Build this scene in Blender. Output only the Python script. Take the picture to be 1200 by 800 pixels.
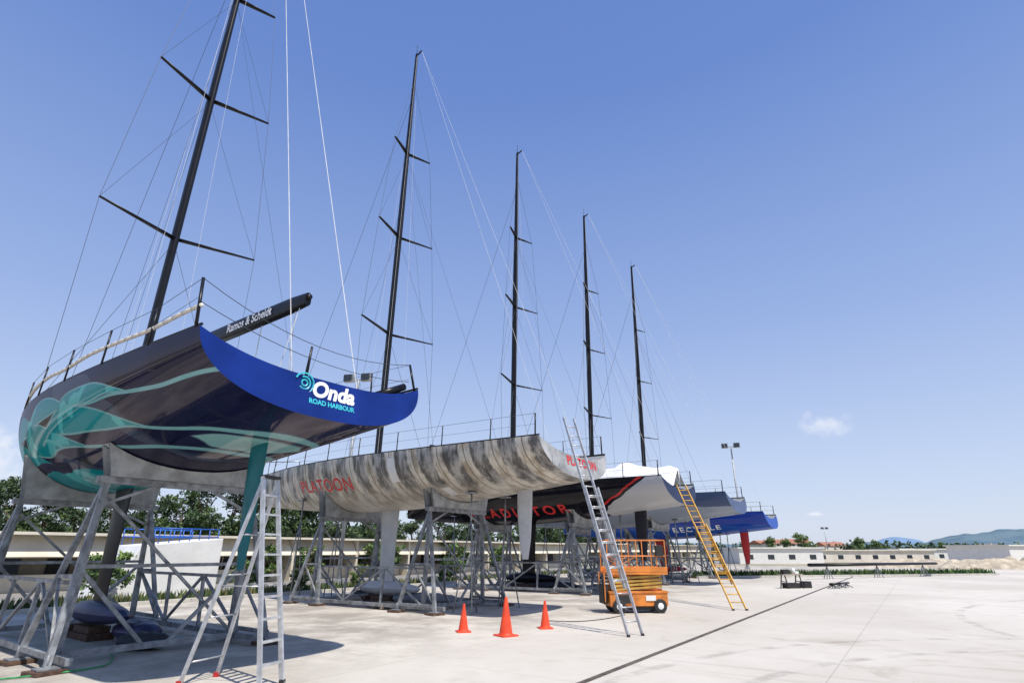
import bpy, math, random
from mathutils import Vector, Matrix, noise
random.seed(7)
S=bpy.context.scene
for o in list(bpy.data.objects): bpy.data.objects.remove(o)
COL=S.collection
rad=math.radians
# ------------------------------------------------------------ node helpers
class NT:
    def __init__(s,name):
        s.mat=bpy.data.materials.new(name); s.mat.use_nodes=True
        s.t=s.mat.node_tree; s.n=s.t.nodes; s.l=s.t.links
        s.b=s.n['Principled BSDF']; s._tc=None
    def put(s,sock,v):
        if isinstance(v,bpy.types.NodeSocket): s.l.new(v,sock)
        else: sock.default_value=v
    def obj(s):
        if not s._tc: s._tc=s.n.new('ShaderNodeTexCoord')
        return s._tc.outputs['Object']
    def xyz(s):
        q=s.n.new('ShaderNodeSeparateXYZ'); s.l.new(s.obj(),q.inputs[0]); return q.outputs
    def m(s,op,a,b=0.0,c=0.0):
        q=s.n.new('ShaderNodeMath'); q.operation=op
        s.put(q.inputs[0],a); s.put(q.inputs[1],b); s.put(q.inputs[2],c); return q.outputs[0]
    def noise(s,scale,detail=4,rough=.5,dist=0,vec=None,out=0):
        q=s.n.new('ShaderNodeTexNoise'); s.l.new(vec or s.obj(),q.inputs['Vector'])
        q.inputs['Scale'].default_value=scale;q.inputs['Detail'].default_value=detail
        q.inputs['Roughness'].default_value=rough;q.inputs['Distortion'].default_value=dist
        return q.outputs[out]
    def scaled(s,sc,rot=(0,0,0)):
        q=s.n.new('ShaderNodeMapping'); s.l.new(s.obj(),q.inputs[0]); q.inputs['Scale'].default_value=sc
        q.inputs['Rotation'].default_value=rot; return q.outputs[0]
    def ss(s,v,a,b):
        q=s.n.new('ShaderNodeMapRange'); q.interpolation_type='SMOOTHSTEP'
        s.put(q.inputs[0],v); q.inputs[1].default_value=a;q.inputs[2].default_value=b; return q.outputs[0]
    def mix(s,f,a,b):
        q=s.n.new('ShaderNodeMix'); q.data_type='RGBA'
        s.put(q.inputs[0],f)
        for i,v in ((6,a),(7,b)):
            if isinstance(v,tuple) and len(v)==3: v=v+(1,)
            s.put(q.inputs[i],v)
        return q.outputs[2]
    def col(s,v):
        if isinstance(v,tuple) and len(v)==3: v=v+(1,)
        s.put(s.b.inputs['Base Color'],v)
    def set(s,rough=.5,metal=0,coat=0,spec=.5):
        s.put(s.b.inputs['Roughness'],rough);s.put(s.b.inputs['Metallic'],metal)
        s.b.inputs['Specular IOR Level'].default_value=spec
        s.b.inputs['Coat Weight'].default_value=coat; s.b.inputs['Coat Roughness'].default_value=.06
    def bump(s,h,st=.3,d=.02):
        q=s.n.new('ShaderNodeBump'); q.inputs['Strength'].default_value=st;q.inputs['Distance'].default_value=d
        s.l.new(h,q.inputs['Height']); s.l.new(q.outputs[0],s.b.inputs['Normal'])
    def lacquer(s,c,f0=.035,f1=.26,rough=.07,tint=(.9,.88,.92)):
        # dark lacquered gel-coat: diffuse pigment under a thin gloss layer with a soft fresnel ramp
        d=s.n.new('ShaderNodeBsdfDiffuse'); g=s.n.new('ShaderNodeBsdfGlossy'); mx=s.n.new('ShaderNodeMixShader')
        if isinstance(c,tuple): c=c+(1,)
        s.put(d.inputs['Color'],c); g.inputs['Roughness'].default_value=rough; g.inputs['Color'].default_value=tint+(1,)
        lw=s.n.new('ShaderNodeLayerWeight'); lw.inputs[0].default_value=.5
        f=s.m('MULTIPLY_ADD',s.m('POWER',lw.outputs['Facing'],4.0),f1,f0)
        s.l.new(f,mx.inputs[0]); s.l.new(d.outputs[0],mx.inputs[1]); s.l.new(g.outputs[0],mx.inputs[2])
        s.l.new(mx.outputs[0],s.n['Material Output'].inputs['Surface'])
def simple(name,c,rough=.5,metal=0,coat=0,var=.15,sc=3,bump=0,spec=.5):
    t=NT(name); n=t.noise(sc,5,.6)
    d=tuple(x*(1-var) for x in c); l=tuple(min(1,x*(1+var)) for x in c)
    t.col(t.mix(t.ss(n,.3,.7),d,l)); t.set(rough,metal,coat,spec)
    if bump: t.bump(t.noise(sc*6,4),bump,.02)
    return t.mat
def lacq(name,c,var=.15,sc=1.5,f0=.035,f1=.26,rough=.08):
    t=NT(name); n=t.noise(sc,4,.6)
    t.lacquer(t.mix(t.ss(n,.3,.7),tuple(x*(1-var) for x in c),tuple(x*(1+var) for x in c)),f0,f1,rough); return t.mat
# ------------------------------------------------------------ mesh builder
class MB:
    def __init__(s): s.v=[];s.f=[];s.mi=[];s.sm=[]
    def add(s,vs,fs,mi=0,smooth=False):
        o=len(s.v); s.v+= [tuple(v) for v in vs]
        for f in fs: s.f.append(tuple(i+o for i in f)); s.mi.append(mi); s.sm.append(smooth)
    def tube(s,a,b,r1,r2=None,n=8,mi=0,sy=1.0,cap=True):
        a=Vector(a);b=Vector(b); r2=r1 if r2 is None else r2
        d=(b-a).normalized(); up=Vector((0,0,1)) if abs(d.z)<.95 else Vector((1,0,0))
        x=d.cross(up).normalized(); y=d.cross(x).normalized()
        vs=[]
        for p,r in ((a,r1),(b,r2)):
            for i in range(n):
                t=2*math.pi*(i+.5)/n; vs.append(p+x*math.cos(t)*r+y*math.sin(t)*r*sy)
        fs=[(i,(i+1)%n,n+(i+1)%n,n+i) for i in range(n)]
        if cap: fs+= [tuple(range(n))[::-1],tuple(range(n,2*n))]
        s.add(vs,fs,mi,n>5)
    def beam(s,a,b,w,h=None,mi=0,up=None):
        a=Vector(a);b=Vector(b);h=h or w
        d=(b-a).normalized(); up=Vector(up) if up else (Vector((0,0,1)) if abs(d.z)<.95 else Vector((1,0,0)))
        x=d.cross(up).normalized()*w/2; y=x.cross(d).normalized()*h/2
        vs=[p+i*x+j*y for p in (a,b) for i,j in ((-1,-1),(1,-1),(1,1),(-1,1))]
        s.add(vs,[(0,1,5,4),(1,2,6,5),(2,3,7,6),(3,0,4,7),(3,2,1,0),(4,5,6,7)],mi)
    def box(s,c,d,mi=0,rz=0):
        x,y,z=[q/2 for q in d]; m=Matrix.Rotation(rz,3,'Z'); c=Vector(c)
        vs=[c+m@Vector((i*x,j*y,k*z)) for k in (-1,1) for i,j in ((-1,-1),(1,-1),(1,1),(-1,1))]
        s.add(vs,[(3,2,1,0),(4,5,6,7),(0,1,5,4),(1,2,6,5),(2,3,7,6),(3,0,4,7)],mi)
    def grid(s,rows,mi=0,smooth=True,flip=False):
        n=len(rows[0]); vs=[p for r in rows for p in r]; fs=[]
        for i in range(len(rows)-1):
            for j in range(n-1):
                q=(i*n+j,i*n+j+1,(i+1)*n+j+1,(i+1)*n+j); fs.append(q[::-1] if flip else q)
        s.add(vs,fs,mi,smooth)
    def path(s,pts,r,n=6,mi=0):
        for a,b in zip(pts[:-1],pts[1:]): s.tube(a,b,r,n=n,mi=mi)
    def make(s,name,mats,parent=None,loc=None,rz=0,bevel=0,merge=False):
        me=bpy.data.meshes.new(name); me.from_pydata(s.v,[],s.f)
        for m in mats: me.materials.append(m)
        me.polygons.foreach_set('material_index',s.mi); me.polygons.foreach_set('use_smooth',s.sm)
        me.update(); o=bpy.data.objects.new(name,me); COL.objects.link(o)
        if parent: o.parent=parent
        if loc is not None: o.location=loc
        o.rotation_euler[2]=rz
        if bevel:
            b=o.modifiers.new('b','BEVEL'); b.width=bevel; b.segments=2; b.limit_method='ANGLE'
        return o
def empty(name,loc=(0,0,0),rz=0):
    e=bpy.data.objects.new(name,None); COL.objects.link(e); e.location=loc; e.rotation_euler[2]=rz; return e
# ------------------------------------------------------------ frame
BR=rad(34.5); R=Vector((math.sin(BR),math.cos(BR),0)); B=Vector((-math.cos(BR),math.sin(BR),0))
T1=Vector((-3.04,8.68,0)); ANG=math.pi-BR
def RB(r,b,z=0): return T1+R*r+B*b+Vector((0,0,z))
# ------------------------------------------------------------ camera
cam=bpy.data.cameras.new('camera'); co=bpy.data.objects.new('camera',cam); COL.objects.link(co)
cam.sensor_width=36; cam.lens=19.5; cam.clip_end=9000; cam.clip_start=.05
co.location=(0,0,1.7); co.rotation_euler=(rad(90+20.65),0,0); S.camera=co
# ------------------------------------------------------------ light
SD=Vector((.62,-.78,0)).normalized(); EL=rad(62)
sd=Vector((SD.x*math.cos(EL),SD.y*math.cos(EL),math.sin(EL)))
sl=bpy.data.lights.new('sun','SUN'); sl.energy=5.0; sl.angle=rad(.53); sl.color=(1,.955,.885)
so=bpy.data.objects.new('sun',sl); COL.objects.link(so); so.rotation_euler=sd.to_track_quat('Z','Y').to_euler()
W=bpy.data.worlds.new('World'); S.world=W; W.use_nodes=True; wt=W.node_tree; wn=wt.nodes
bg=wn['Background']; sk=wn.new('ShaderNodeTexSky'); sk.sky_type='NISHITA'; sk.sun_disc=False
sk.sun_elevation=EL; sk.sun_rotation=math.atan2(SD.x,SD.y); sk.air_density=1.0; sk.dust_density=.9; sk.ozone_density=1.8
bg.inputs[1].default_value=.13
tc=wn.new('ShaderNodeTexCoord')
def wm(op,a,b=0.0,c=0.0):
    q=wn.new('ShaderNodeMath'); q.operation=op
    for i,v in enumerate((a,b,c)):
        if isinstance(v,bpy.types.NodeSocket): wt.links.new(v,q.inputs[i])
        else: q.inputs[i].default_value=v
    return q.outputs[0]
def clouddir(u,v):
    a=(u-600)/650;b=(400-v)/650; p=rad(20.65)
    return Vector((a,math.cos(p)-b*math.sin(p),b*math.cos(p)+math.sin(p))).normalized()
nz=wn.new('ShaderNodeTexNoise'); wt.links.new(tc.outputs['Generated'],nz.inputs['Vector']); nz.inputs['Scale'].default_value=34; nz.inputs['Detail'].default_value=7; nz.inputs['Roughness'].default_value=.62
mask=None
for u,v,ww,hh in ((966,498,.042,.022),(-12,535,.05,.06),(955,602,.02,.004)):
    d=clouddir(u,v); hx=Vector((d.y,-d.x,0)).normalized(); vz=hx.cross(d).normalized()
    sub=wn.new('ShaderNodeVectorMath'); sub.operation='SUBTRACT'; wt.links.new(tc.outputs['Generated'],sub.inputs[0]); sub.inputs[1].default_value=d
    outs=[]
    for ax,s_ in ((hx,ww),(vz,hh)):
        dp=wn.new('ShaderNodeVectorMath'); dp.operation='DOT_PRODUCT'; wt.links.new(sub.outputs[0],dp.inputs[0]); dp.inputs[1].default_value=ax/s_
        outs.append(dp.outputs['Value'])
    r2=wm('ADD',wm('MULTIPLY',outs[0],outs[0]),wm('MULTIPLY',outs[1],outs[1]))
    k=wm('SUBTRACT',1.0,wm('SQRT',r2))
    k=wm('ADD',k,wm('MULTIPLY',wm('SUBTRACT',nz.outputs[0],.5),2.4))
    mr=wn.new('ShaderNodeMapRange'); mr.interpolation_type='SMOOTHSTEP'; wt.links.new(k,mr.inputs[0]); mr.inputs[1].default_value=.0; mr.inputs[2].default_value=1.1
    lim=wm('LESS_THAN',r2,2.5); k=wm('MULTIPLY',mr.outputs[0],lim)
    mask=k if mask is None else wm('MAXIMUM',mask,k)
sp=wn.new('ShaderNodeSeparateXYZ'); wt.links.new(tc.outputs['Generated'],sp.inputs[0])
rp=wn.new('ShaderNodeValToRGB'); wt.links.new(sp.outputs[2],rp.inputs[0]); K=1/8
els=[(0,(5.6,6.1,7.3)),(.10,(4.7,5.5,7.3)),(.35,(2.75,3.8,6.6)),(.70,(1.2,2.15,5.3)),(1,(.9,1.75,4.7))]
rp.color_ramp.elements[0].position=0; rp.color_ramp.elements[1].position=1
for p_,c_ in els[1:-1]: rp.color_ramp.elements.new(p_)
for e_,(p_,c_) in zip(rp.color_ramp.elements,els): e_.position=p_; e_.color=(c_[0]*K,c_[1]*K,c_[2]*K,1)
sc_=wn.new('ShaderNodeVectorMath'); sc_.operation='SCALE'; wt.links.new(rp.outputs[0],sc_.inputs[0]); sc_.inputs['Scale'].default_value=8
hz=wn.new('ShaderNodeMix'); hz.data_type='RGBA'; hz.inputs[0].default_value=.8; wt.links.new(sk.outputs[0],hz.inputs[6]); wt.links.new(sc_.outputs[0],hz.inputs[7])
mx=wn.new('ShaderNodeMix'); mx.data_type='RGBA'; wt.links.new(wm('MULTIPLY',mask,.75),mx.inputs[0])
wt.links.new(hz.outputs[2],mx.inputs[6]); mx.inputs[7].default_value=(7.0,7.2,7.7,1)
wt.links.new(mx.outputs[2],bg.inputs[0])
S.view_settings.view_transform='Standard'; S.view_settings.look='None'; S.view_settings.exposure=0
# ------------------------------------------------------------ materials
alu=simple('aluminium',(.50,.51,.52),.4,.5,var=.2,sc=8)
galv=simple('galvanised_steel',(.25,.26,.27),.55,.25,var=.4,sc=5)
plate=simple('cradle_plate',(.32,.33,.33),.65,.0,var=.28,sc=3)
carbon=simple('carbon',(.008,.008,.010),.35,0,.0,var=.3,sc=2,spec=.3)
black=simple('black_rubber',(.02,.02,.02),.6)
wireD=simple('wire_dark',(.06,.065,.07),.5,.3)
ropeW=simple('rope_white',(.62,.62,.60),.7)
steel=simple('stainless',(.35,.35,.36),.3,.8)
wood=simple('wood_block',(.10,.055,.035),.8,var=.4,sc=9,bump=.4)
woodL=simple('pallet_wood',(.33,.27,.2),.85,var=.35,sc=9,bump=.4)
orange=simple('orange_paint',(.62,.20,.03),.5,0,.05,var=.3)
coneo=simple('cone_orange',(.80,.07,.02),.5,var=.2)
yellow=simple('yellow_fibreglass',(.60,.32,.03),.5,var=.2)
white=simple('white_paint',(.75,.75,.73),.4,var=.06)
deckm=simple('deck_grey',(.20,.21,.22),.7)
deckd=simple('deck_dark',(.02,.02,.025),.5)
redm=simple('red_paint',(.45,.02,.02),.4)
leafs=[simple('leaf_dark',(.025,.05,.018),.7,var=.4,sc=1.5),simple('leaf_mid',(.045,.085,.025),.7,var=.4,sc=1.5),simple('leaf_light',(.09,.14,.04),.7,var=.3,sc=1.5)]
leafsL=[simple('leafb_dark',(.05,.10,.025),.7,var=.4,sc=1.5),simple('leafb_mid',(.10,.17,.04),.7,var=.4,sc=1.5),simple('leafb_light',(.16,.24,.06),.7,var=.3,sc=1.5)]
bark=simple('bark',(.12,.085,.06),.9,var=.3,sc=6,bump=.5)
# hull paints
def hull_onda():
    t=NT('hull_navy_teal'); x,y,z=t.xyz()
    n1=t.noise(.55,3,.5,.6); nb=t.m('MULTIPLY',t.m('SUBTRACT',t.noise(.45,1,.4),.5),1.0)
    xw=t.m('ADD',x,t.m('MULTIPLY',nb,1.6)); zw=t.m('ADD',z,t.m('MULTIPLY',nb,.30))
    def leaf(cx,cz,sl,a,b,grow=0.0):
        dx=t.m('SUBTRACT',xw,cx); q=t.m('MAXIMUM',t.m('MINIMUM',t.m('MULTIPLY',dx,1/a),1.0),-1.0)
        arch=t.m('MULTIPLY',t.m('MULTIPLY',q,q),-.16)
        dz=t.m('SUBTRACT',zw,t.m('ADD',arch,t.m('MULTIPLY_ADD',dx,sl,cz)))
        w=t.m('SUBTRACT',1.0,t.m('MULTIPLY',q,q))
        w=t.m('MULTIPLY',w,t.m('MULTIPLY_ADD',q,.45,1.0))
        return t.ss(t.m('SUBTRACT',t.m('MULTIPLY',w,b),t.m('ABSOLUTE',dz)),.0-grow,.014-grow)
    leafm=None; edge=None
    for L_ in ((4.0,4.24,.02,1.5,.13),(4.6,3.88,.07,1.9,.20),(6.4,4.28,.02,1.6,.18),(7.2,3.80,.07,2.0,.26),(9.0,4.25,.04,1.7,.22),(9.8,3.75,.08,1.8,.22),(11.4,4.15,.06,1.6,.28)):
        l=leaf(*L_); leafm=l if leafm is None else t.m('MAXIMUM',leafm,l)
        if L_[0]<8:
            g=leaf(*L_,grow=.028); edge=g if edge is None else t.m('MAXIMUM',edge,g)
    f=t.m('ADD',t.m('SUBTRACT',z,t.m('MULTIPLY_ADD',x,.020,3.10)),t.m('MULTIPLY',t.m('SUBTRACT',n1,.5),-.5))
    low=t.m('MULTIPLY',t.ss(f,.01,-.01),t.ss(x,2.8,3.4))
    bowt=t.ss(t.m('ADD',x,t.m('MULTIPLY',n1,2)),12.6,12.65)
    teal=t.m('MAXIMUM',t.m('MAXIMUM',low,leafm),bowt)
    navy=t.mix(t.ss(n1,.3,.7),(.006,.008,.026),(.011,.014,.05))
    d1=t.m('ADD',t.m('MULTIPLY',x,.42),t.m('MULTIPLY',z,1.25))
    w2=t.m('SINE',t.m('ADD',t.m('MULTIPLY',d1,5.5),t.m('MULTIPLY',n1,11)))
    tc_=t.mix(t.ss(w2,.72,.80),(.0,.23,.26),(.06,.40,.41))
    d2=t.m('SINE',t.m('ADD',t.m('MULTIPLY',t.m('SUBTRACT',x,t.m('MULTIPLY',z,3.0)),1.3),t.m('MULTIPLY',nb,8)))
    c=t.mix(t.m('MULTIPLY',t.ss(d2,.60,.62),t.ss(x,3.0,3.3)),navy,(.040,.055,.09))
    c=t.mix(edge,c,(.16,.36,.38))
    c=t.mix(teal,c,tc_)
    wh=t.m('MULTIPLY',t.m('MULTIPLY',t.ss(x,.7,.8),t.ss(t.m('ADD',x,t.m('MULTIPLY',n1,1.5)),3.05,2.95)),t.ss(t.m('ADD',z,t.m('MULTIPLY',nb,.3)),3.46,3.44))
    c=t.mix(wh,c,(.20,.40,.40)); t.lacquer(c,.04,.30,.06,(.95,.86,.86)); return t.mat
def hull_platoon():
    t=NT('hull_camouflage'); x,y,z=t.xyz()
    xs=t.m('ADD',x,t.m('MULTIPLY',z,-.12))
    fr=t.m('FRACT',t.m('MULTIPLY',xs,1/1.02))
    n=t.noise(2.4,9,.76,.3,vec=t.scaled((1.5,.6,.55))); n2=t.noise(.9,3)
    fr2=t.m('ABSOLUTE',t.m('SUBTRACT',fr,.5))
    base=t.mix(t.ss(n,.42,.60),(.07,.07,.072),(.40,.39,.37))
    warm=t.mix(t.ss(n,.38,.58),(.36,.30,.22),(.66,.62,.54))
    dark=t.m('MULTIPLY',t.ss(t.m('ADD',fr2,t.m('MULTIPLY',t.m('SUBTRACT',n,.5),.35)),.33,.24),t.ss(t.m('ADD',z,t.m('MULTIPLY',n2,.5)),3.62,3.95))
    c=t.mix(t.m('MULTIPLY',dark,.9),warm,base)
    line=t.ss(fr2,.475,.49); c=t.mix(t.m('MULTIPLY',line,.75),c,(.09,.07,.045))
    low=t.ss(t.m('ADD',z,t.m('MULTIPLY',n2,.4)),3.62,3.25); c=t.mix(t.m('MULTIPLY',low,.6),c,(.58,.53,.45))
    t.col(c); t.set(.35,.1,.0,.4); return t.mat
def hull_gladiator():
    t=NT('hull_black_white'); x,y,z=t.xyz()
    n=t.noise(.8,2)
    e=t.m('SUBTRACT',x,t.m('MULTIPLY_ADD',t.m('SUBTRACT',4.5,z),1.9,t.m('MULTIPLY_ADD',n,.8,.25)))
    c=t.mix(t.ss(e,-.02,.02),(.42,.43,.45),(.008,.008,.011))
    st=t.m('MULTIPLY',t.ss(e,.16,.18),t.ss(e,.32,.30)); c=t.mix(st,c,(.5,.03,.03))
    t.lacquer(c,.03,.18,.1); return t.mat
def hull_two(name,c1,c2,zz,slope=0):
    t=NT(name); x,y,z=t.xyz(); n=t.noise(.5,2)
    e=t.m('SUBTRACT',z,t.m('MULTIPLY_ADD',x,slope,zz)); e=t.m('ADD',e,t.m('MULTIPLY',t.m('SUBTRACT',n,.5),.3))
    t.lacquer(t.mix(t.ss(e,-.015,.015),c2,c1),.03,.2,.12); return t.mat
# ------------------------------------------------------------ hull geometry
L=15.85
def interp(tab,t):
    t=max(0,min(1,t))
    for i in range(len(tab)-1):
        if t<=tab[i+1][0]:
            break
    p1,p2=tab[i],tab[i+1]; p0=tab[max(i-1,0)]; p3=tab[min(i+2,len(tab)-1)]
    h=p2[0]-p1[0]; u=(t-p1[0])/h
    m1=(p2[1]-p0[1])/max(1e-6,p2[0]-p0[0])*h; m2=(p3[1]-p1[1])/max(1e-6,p3[0]-p1[0])*h
    return (2*u**3-3*u*u+1)*p1[1]+(u**3-2*u*u+u)*m1+(-2*u**3+3*u*u)*p2[1]+(u**3-u*u)*m2
HB=[(0,2.06),(.12,2.14),(.3,2.19),(.45,2.12),(.6,1.84),(.75,1.34),(.88,.72),(.96,.27),(1,.04)]
DD=[(0,.98),(.15,1.25),(.35,1.56),(.5,1.68),(.65,1.66),(.8,1.55),(.92,1.42),(1,1.30)]
class Hull:
    def __init__(s,zs0): s.z0=zs0
    def zs(s,x): return s.z0+.22*(max(0,x)/L)**1.6
    def p(s,x,ph):   # ph -90..90 deg ; + = port
        t=x/L; hb=interp(HB,t); D=interp(DD,t); a=rad(abs(ph)); sg=1 if ph>=0 else -1
        p=.86+.3*t; q=.86+.2*t
        y=sg*hb*math.sin(a)**p; dz=D*max(0,math.cos(a))**q
        xx=x-.18*dz*max(0,1-x/2.0)
        return Vector((xx,y,s.zs(x)-dz))
    def nrm(s,x,ph):
        a=s.p(x+.02,ph)-s.p(x-.02 if x>.02 else x,ph); b=s.p(x,min(ph+1,90))-s.p(x,ph-1)
        n=a.cross(b).normalized()
        return n if n.y*(1 if ph>=0 else -1)>0 or n.z<0 else -n
    def zbot(s,x,y):
        t=x/L; hb=interp(HB,t); D=interp(DD,t); p=.86+.3*t;q=.86+.2*t
        a=math.asin(min(1,(abs(y)/hb))**(1/p)); return s.zs(x)-D*math.cos(a)**q
def text_mesh(txt,size,spacing=1.0,offset=0.0,shear=0):
    cu=bpy.data.curves.new('t','FONT'); cu.body=txt; cu.size=size; cu.space_character=spacing; cu.offset=offset; cu.shear=shear; cu.resolution_u=4
    o=bpy.data.objects.new('t',cu); COL.objects.link(o); bpy.context.view_layer.update()
    me=bpy.data.meshes.new_from_object(o); bpy.data.objects.remove(o)
    import bmesh
    bm=bmesh.new(); bm.from_mesh(me)
    for _ in range(3):
        es=[e for e in bm.edges if e.calc_length()>.12]
        if not es: break
        bmesh.ops.subdivide_edges(bm,edges=es,cuts=1); bmesh.ops.triangulate(bm,faces=bm.faces[:])
    bm.to_mesh(me); bm.free(); return me
def text_obj(name,me,fn,mat,parent):
    for v in me.vertices: v.co=fn(v.co.x,v.co.y)
    me.materials.append(mat); o=bpy.data.objects.new(name,me); COL.objects.link(o); o.parent=parent; return o
def foil(mb,pts,mi=0):
    rows=[]
    for xl,xt,z,th in pts:
        r=[]; n=14
        for i in range(n+1):
            a=2*math.pi*i/n; c=(1-math.cos(a))/2
            yy=th/2*math.sin(a)*(1-.55*c)*1.25
            r.append((xl+(xt-xl)*c,yy,z))
        rows.append(r)
    mb.grid(rows,mi,True)
    for r,fl in ((rows[0],False),(rows[-1],True)):
        f=tuple(range(len(r)-1)); mb.add(r[:-1],[f[::-1] if fl else f],mi)
def yacht(T,zs0,mh,mt,md,mk,mr,boom=False,wr=.006,masttop=25.4,rake=.4,mbulb=None,sm=8.6,mstrip=None,spz=(10.1,14.7,19.2),crane=.35,ang=ANG,sx=1.0):
    E=empty('sailing_yacht',T,ang); E.scale=(sx,1,1); H=Hull(zs0)
    mb=MB(); ns,ng=72,44; rows=[]
    for i in range(ns+1):
        x=L*i/ns; rows.append([H.p(x,-90+180*j/ng) for j in range(ng+1)])
    mb.grid(rows,0,True)
    mb.make('hull',[mh],E)
    hb=interp(HB,0)
    def dk(x,y):
        t=x/L; h=max(.05,interp(HB,t)); u=min(1,abs(y)/h)
        sag=.32*max(0,1-x/4.5)-.10*min(1,max(0,(x-2)/4))
        return H.zs(x)-.01-sag*(1-u**3)
    mb=MB(); r0=[];r1=[]
    for j in range(ng+1):
        p=H.p(0,-90+180*j/ng); q=Vector((0,p.y*.985,0)); q.z=dk(0,q.y); dz=H.zs(0)-q.z; q.x=-.18*dz
        r0.append(p); r1.append(q)
    rows=[[r0[j].lerp(r1[j],k/4) for j in range(ng+1)] for k in range(5)]
    mb.grid(rows,0,False); mb.make('transom',[mt],E)
    mb=MB(); rows=[]
    for i in range(41):
        x=L*i/40; h=interp(HB,x/L)*.985
        rows.append([(x,h*(k/10-1),dk(x,h*(k/10-1))) for k in range(21)])
    mb.grid(rows,0,True)
    for sg in (1,-1):
        pts=[H.p(L*i/30,89.9*sg)+Vector((0,-sg*.02,.02)) for i in range(31)]
        mb.path(pts,.022,5,1)
    rows=[]
    for i in range(13):
        x=5.2+i*.42; w=1.05*math.sin(math.pi*min(1,(i+1.5)/14))**.5; hh=.30*math.sin(math.pi*(i/12))**.5
        rows.append([(x,w*math.cos(math.pi*k/10),dk(x,0)-.02+hh*math.sin(math.pi*k/10)**.6) for k in range(11)])
    mb.grid(rows,2,True)
    for sg in (1,-1):
        for xw in (3.6,4.6): mb.tube((xw,sg*1.3,dk(xw,1.3)),(xw,sg*1.3,dk(xw,1.3)+.22),.10,.08,n=12,mi=1)
    mb.make('deck',[md,carbon,white],E)
    z1=dk(sm,0); mb=MB(); N=16; rows=[]
    for i in range(N+1):
        f=i/N; z=z1+(masttop-z1)*f; x=sm-rake*f
        c=.165 if f<.55 else .165*(1-(f-.55)/.45*.5); w=c*.6
        rows.append([(x+c*math.cos(a*math.pi/8),w*math.sin(a*math.pi/8),z) for a in range(17)])
    mb.grid(rows,0,True); mb.add(rows[-1][:-1],[tuple(range(16))],0)
    def mx_(z): return sm-rake*(z-z1)/(masttop-z1)
    spr=list(zip(spz,(2.0,1.62,1.15)))
    tips=[]
    for z,w in spr:
        x=mx_(z)
        for sg in (1,-1):
            a=Vector((x-.05,sg*.05,z)); b=Vector((x-.24*w-.1,sg*w,z+.06)); tips.append(b)
            mb.tube(a,b,.10,.05,n=10,sy=.42)
    mb.beam((mx_(masttop),0,masttop-.1),(mx_(masttop)-crane,0,masttop+.02),.05,.07)
    mb.tube((mx_(masttop),0,masttop),(mx_(masttop),0,masttop+.6),.012)
    mb.make('mast',[carbon],E)
    rg=MB(); zt_=masttop-1.8; top=Vector((mx_(zt_),0,zt_))
    for k,sg in ((0,1),(1,-1)):
        cp=Vector((sm-.75,sg*1.98,dk(sm,1.98)))
        ch=[cp]+[tips[2*i+k] for i in range(3)]+[top]
        for a,b in zip(ch[:-1],ch[1:]): rg.tube(a,b,wr,n=5)
        rg.tube(cp,(mx_(spz[0]),0,spz[0]-.1),wr,n=5)
        rg.tube(tips[k],(mx_(spz[1]),0,spz[1]-.1),wr*.8,n=5); rg.tube(tips[2+k],(mx_(spz[2]),0,spz[2]-.1),wr*.8,n=5)
        rg.tube((mx_(masttop)-crane,0,masttop),(.6 if sg>0 else .15,sg*.25 if sg>0 else -.75,dk(.4,.5)),wr*(1.5 if boom else .8),n=5,mi=1)
        rg.tube((mx_(spz[2]),0,spz[2]),(4.0,sg*1.9,dk(4,1.9)+.1),wr*.7,n=5)
    rg.tube((mx_(22.6),0,22.6),(L-.5,0,H.zs(L)),wr*1.2,n=5)
    rg.tube((mx_(17),0,17),(sm+2.0,0,dk(sm+2,0)),wr*.8,n=5)
    for dx,dy,zt in ((-.3,.25,masttop-.3),(-.35,-.3,22.4),(.35,.2,19)):
        rg.tube((mx_(zt)+(dx*.4),dy*.3,zt),(sm+dx*1.8,dy*2,z1+.1),wr*.7,n=5,mi=1)
    rg.make('rigging',[wireD,ropeW],E)
    st=MB()
    for sg in (1,-1):
        prev=None
        for x in (.12,1.6,3.4,5.3,7.2,9.1,10.9,12.7,14.3):
            p=H.p(x,89.9*sg); hgt=.62
            if boom and x<.5: hgt=.8 if sg>0 else .55
            q=p+Vector((.16 if (boom and x<.5) else 0,-sg*.02,hgt)); st.tube(p,q,.017 if x>.5 else .024,n=6,mi=1)
            if prev:
                st.tube(prev,q,wr*.8,n=5,mi=2)
                st.tube(prev-Vector((0,0,.3)),q-Vector((0,0,.3)),wr*.6,n=5,mi=2)
            prev=q
        bowp=Vector((L-.15,0,H.zs(L)+.6)); st.tube(prev,bowp,.018,n=6)
    st.tube((L-.15,0,H.zs(L)),(L-.15,0,H.zs(L)+.6),.018,n=6)
    if boom:
        a=H.p(.12,89.9)+Vector((.16,-.02,.8)); b=H.p(.12,-89.9)+Vector((.16,.02,.55))
        for dz,sag in ((0,.35),(-.35,.25)):
            P=[a.lerp(b,i/12)+Vector((0,0,dz-sag*4*(i/12)*(1-i/12))) for i in range(13)]; st.path(P,.006,5,2)
        st.tube((.9,-.15,dk(.9,.15)),(.8,-.15,dk(.9,.15)+.75),.035,.02,n=8,mi=1)
        st.tube((.35,-1.35,dk(.35,1.35)),(.30,-1.95,dk(.35,1.9)+.16),.09,.07,n=8,mi=1)
    if mstrip:
        pts=[]
        for i in range(48):
            x=.15+i*.28; p=H.p(x,89.9)+Vector((0,-.03,.34+.008*math.sin(i*.9)-.05*math.sin(i*.24)**2)); pts.append(p)
        st.path(pts,.032,8,3)
    st.make('stanchions_and_lifelines',[steel,carbon,wireD,mstrip or white],E)
    kb=MB(); zk=H.zbot(7.6,0)+.05
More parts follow.
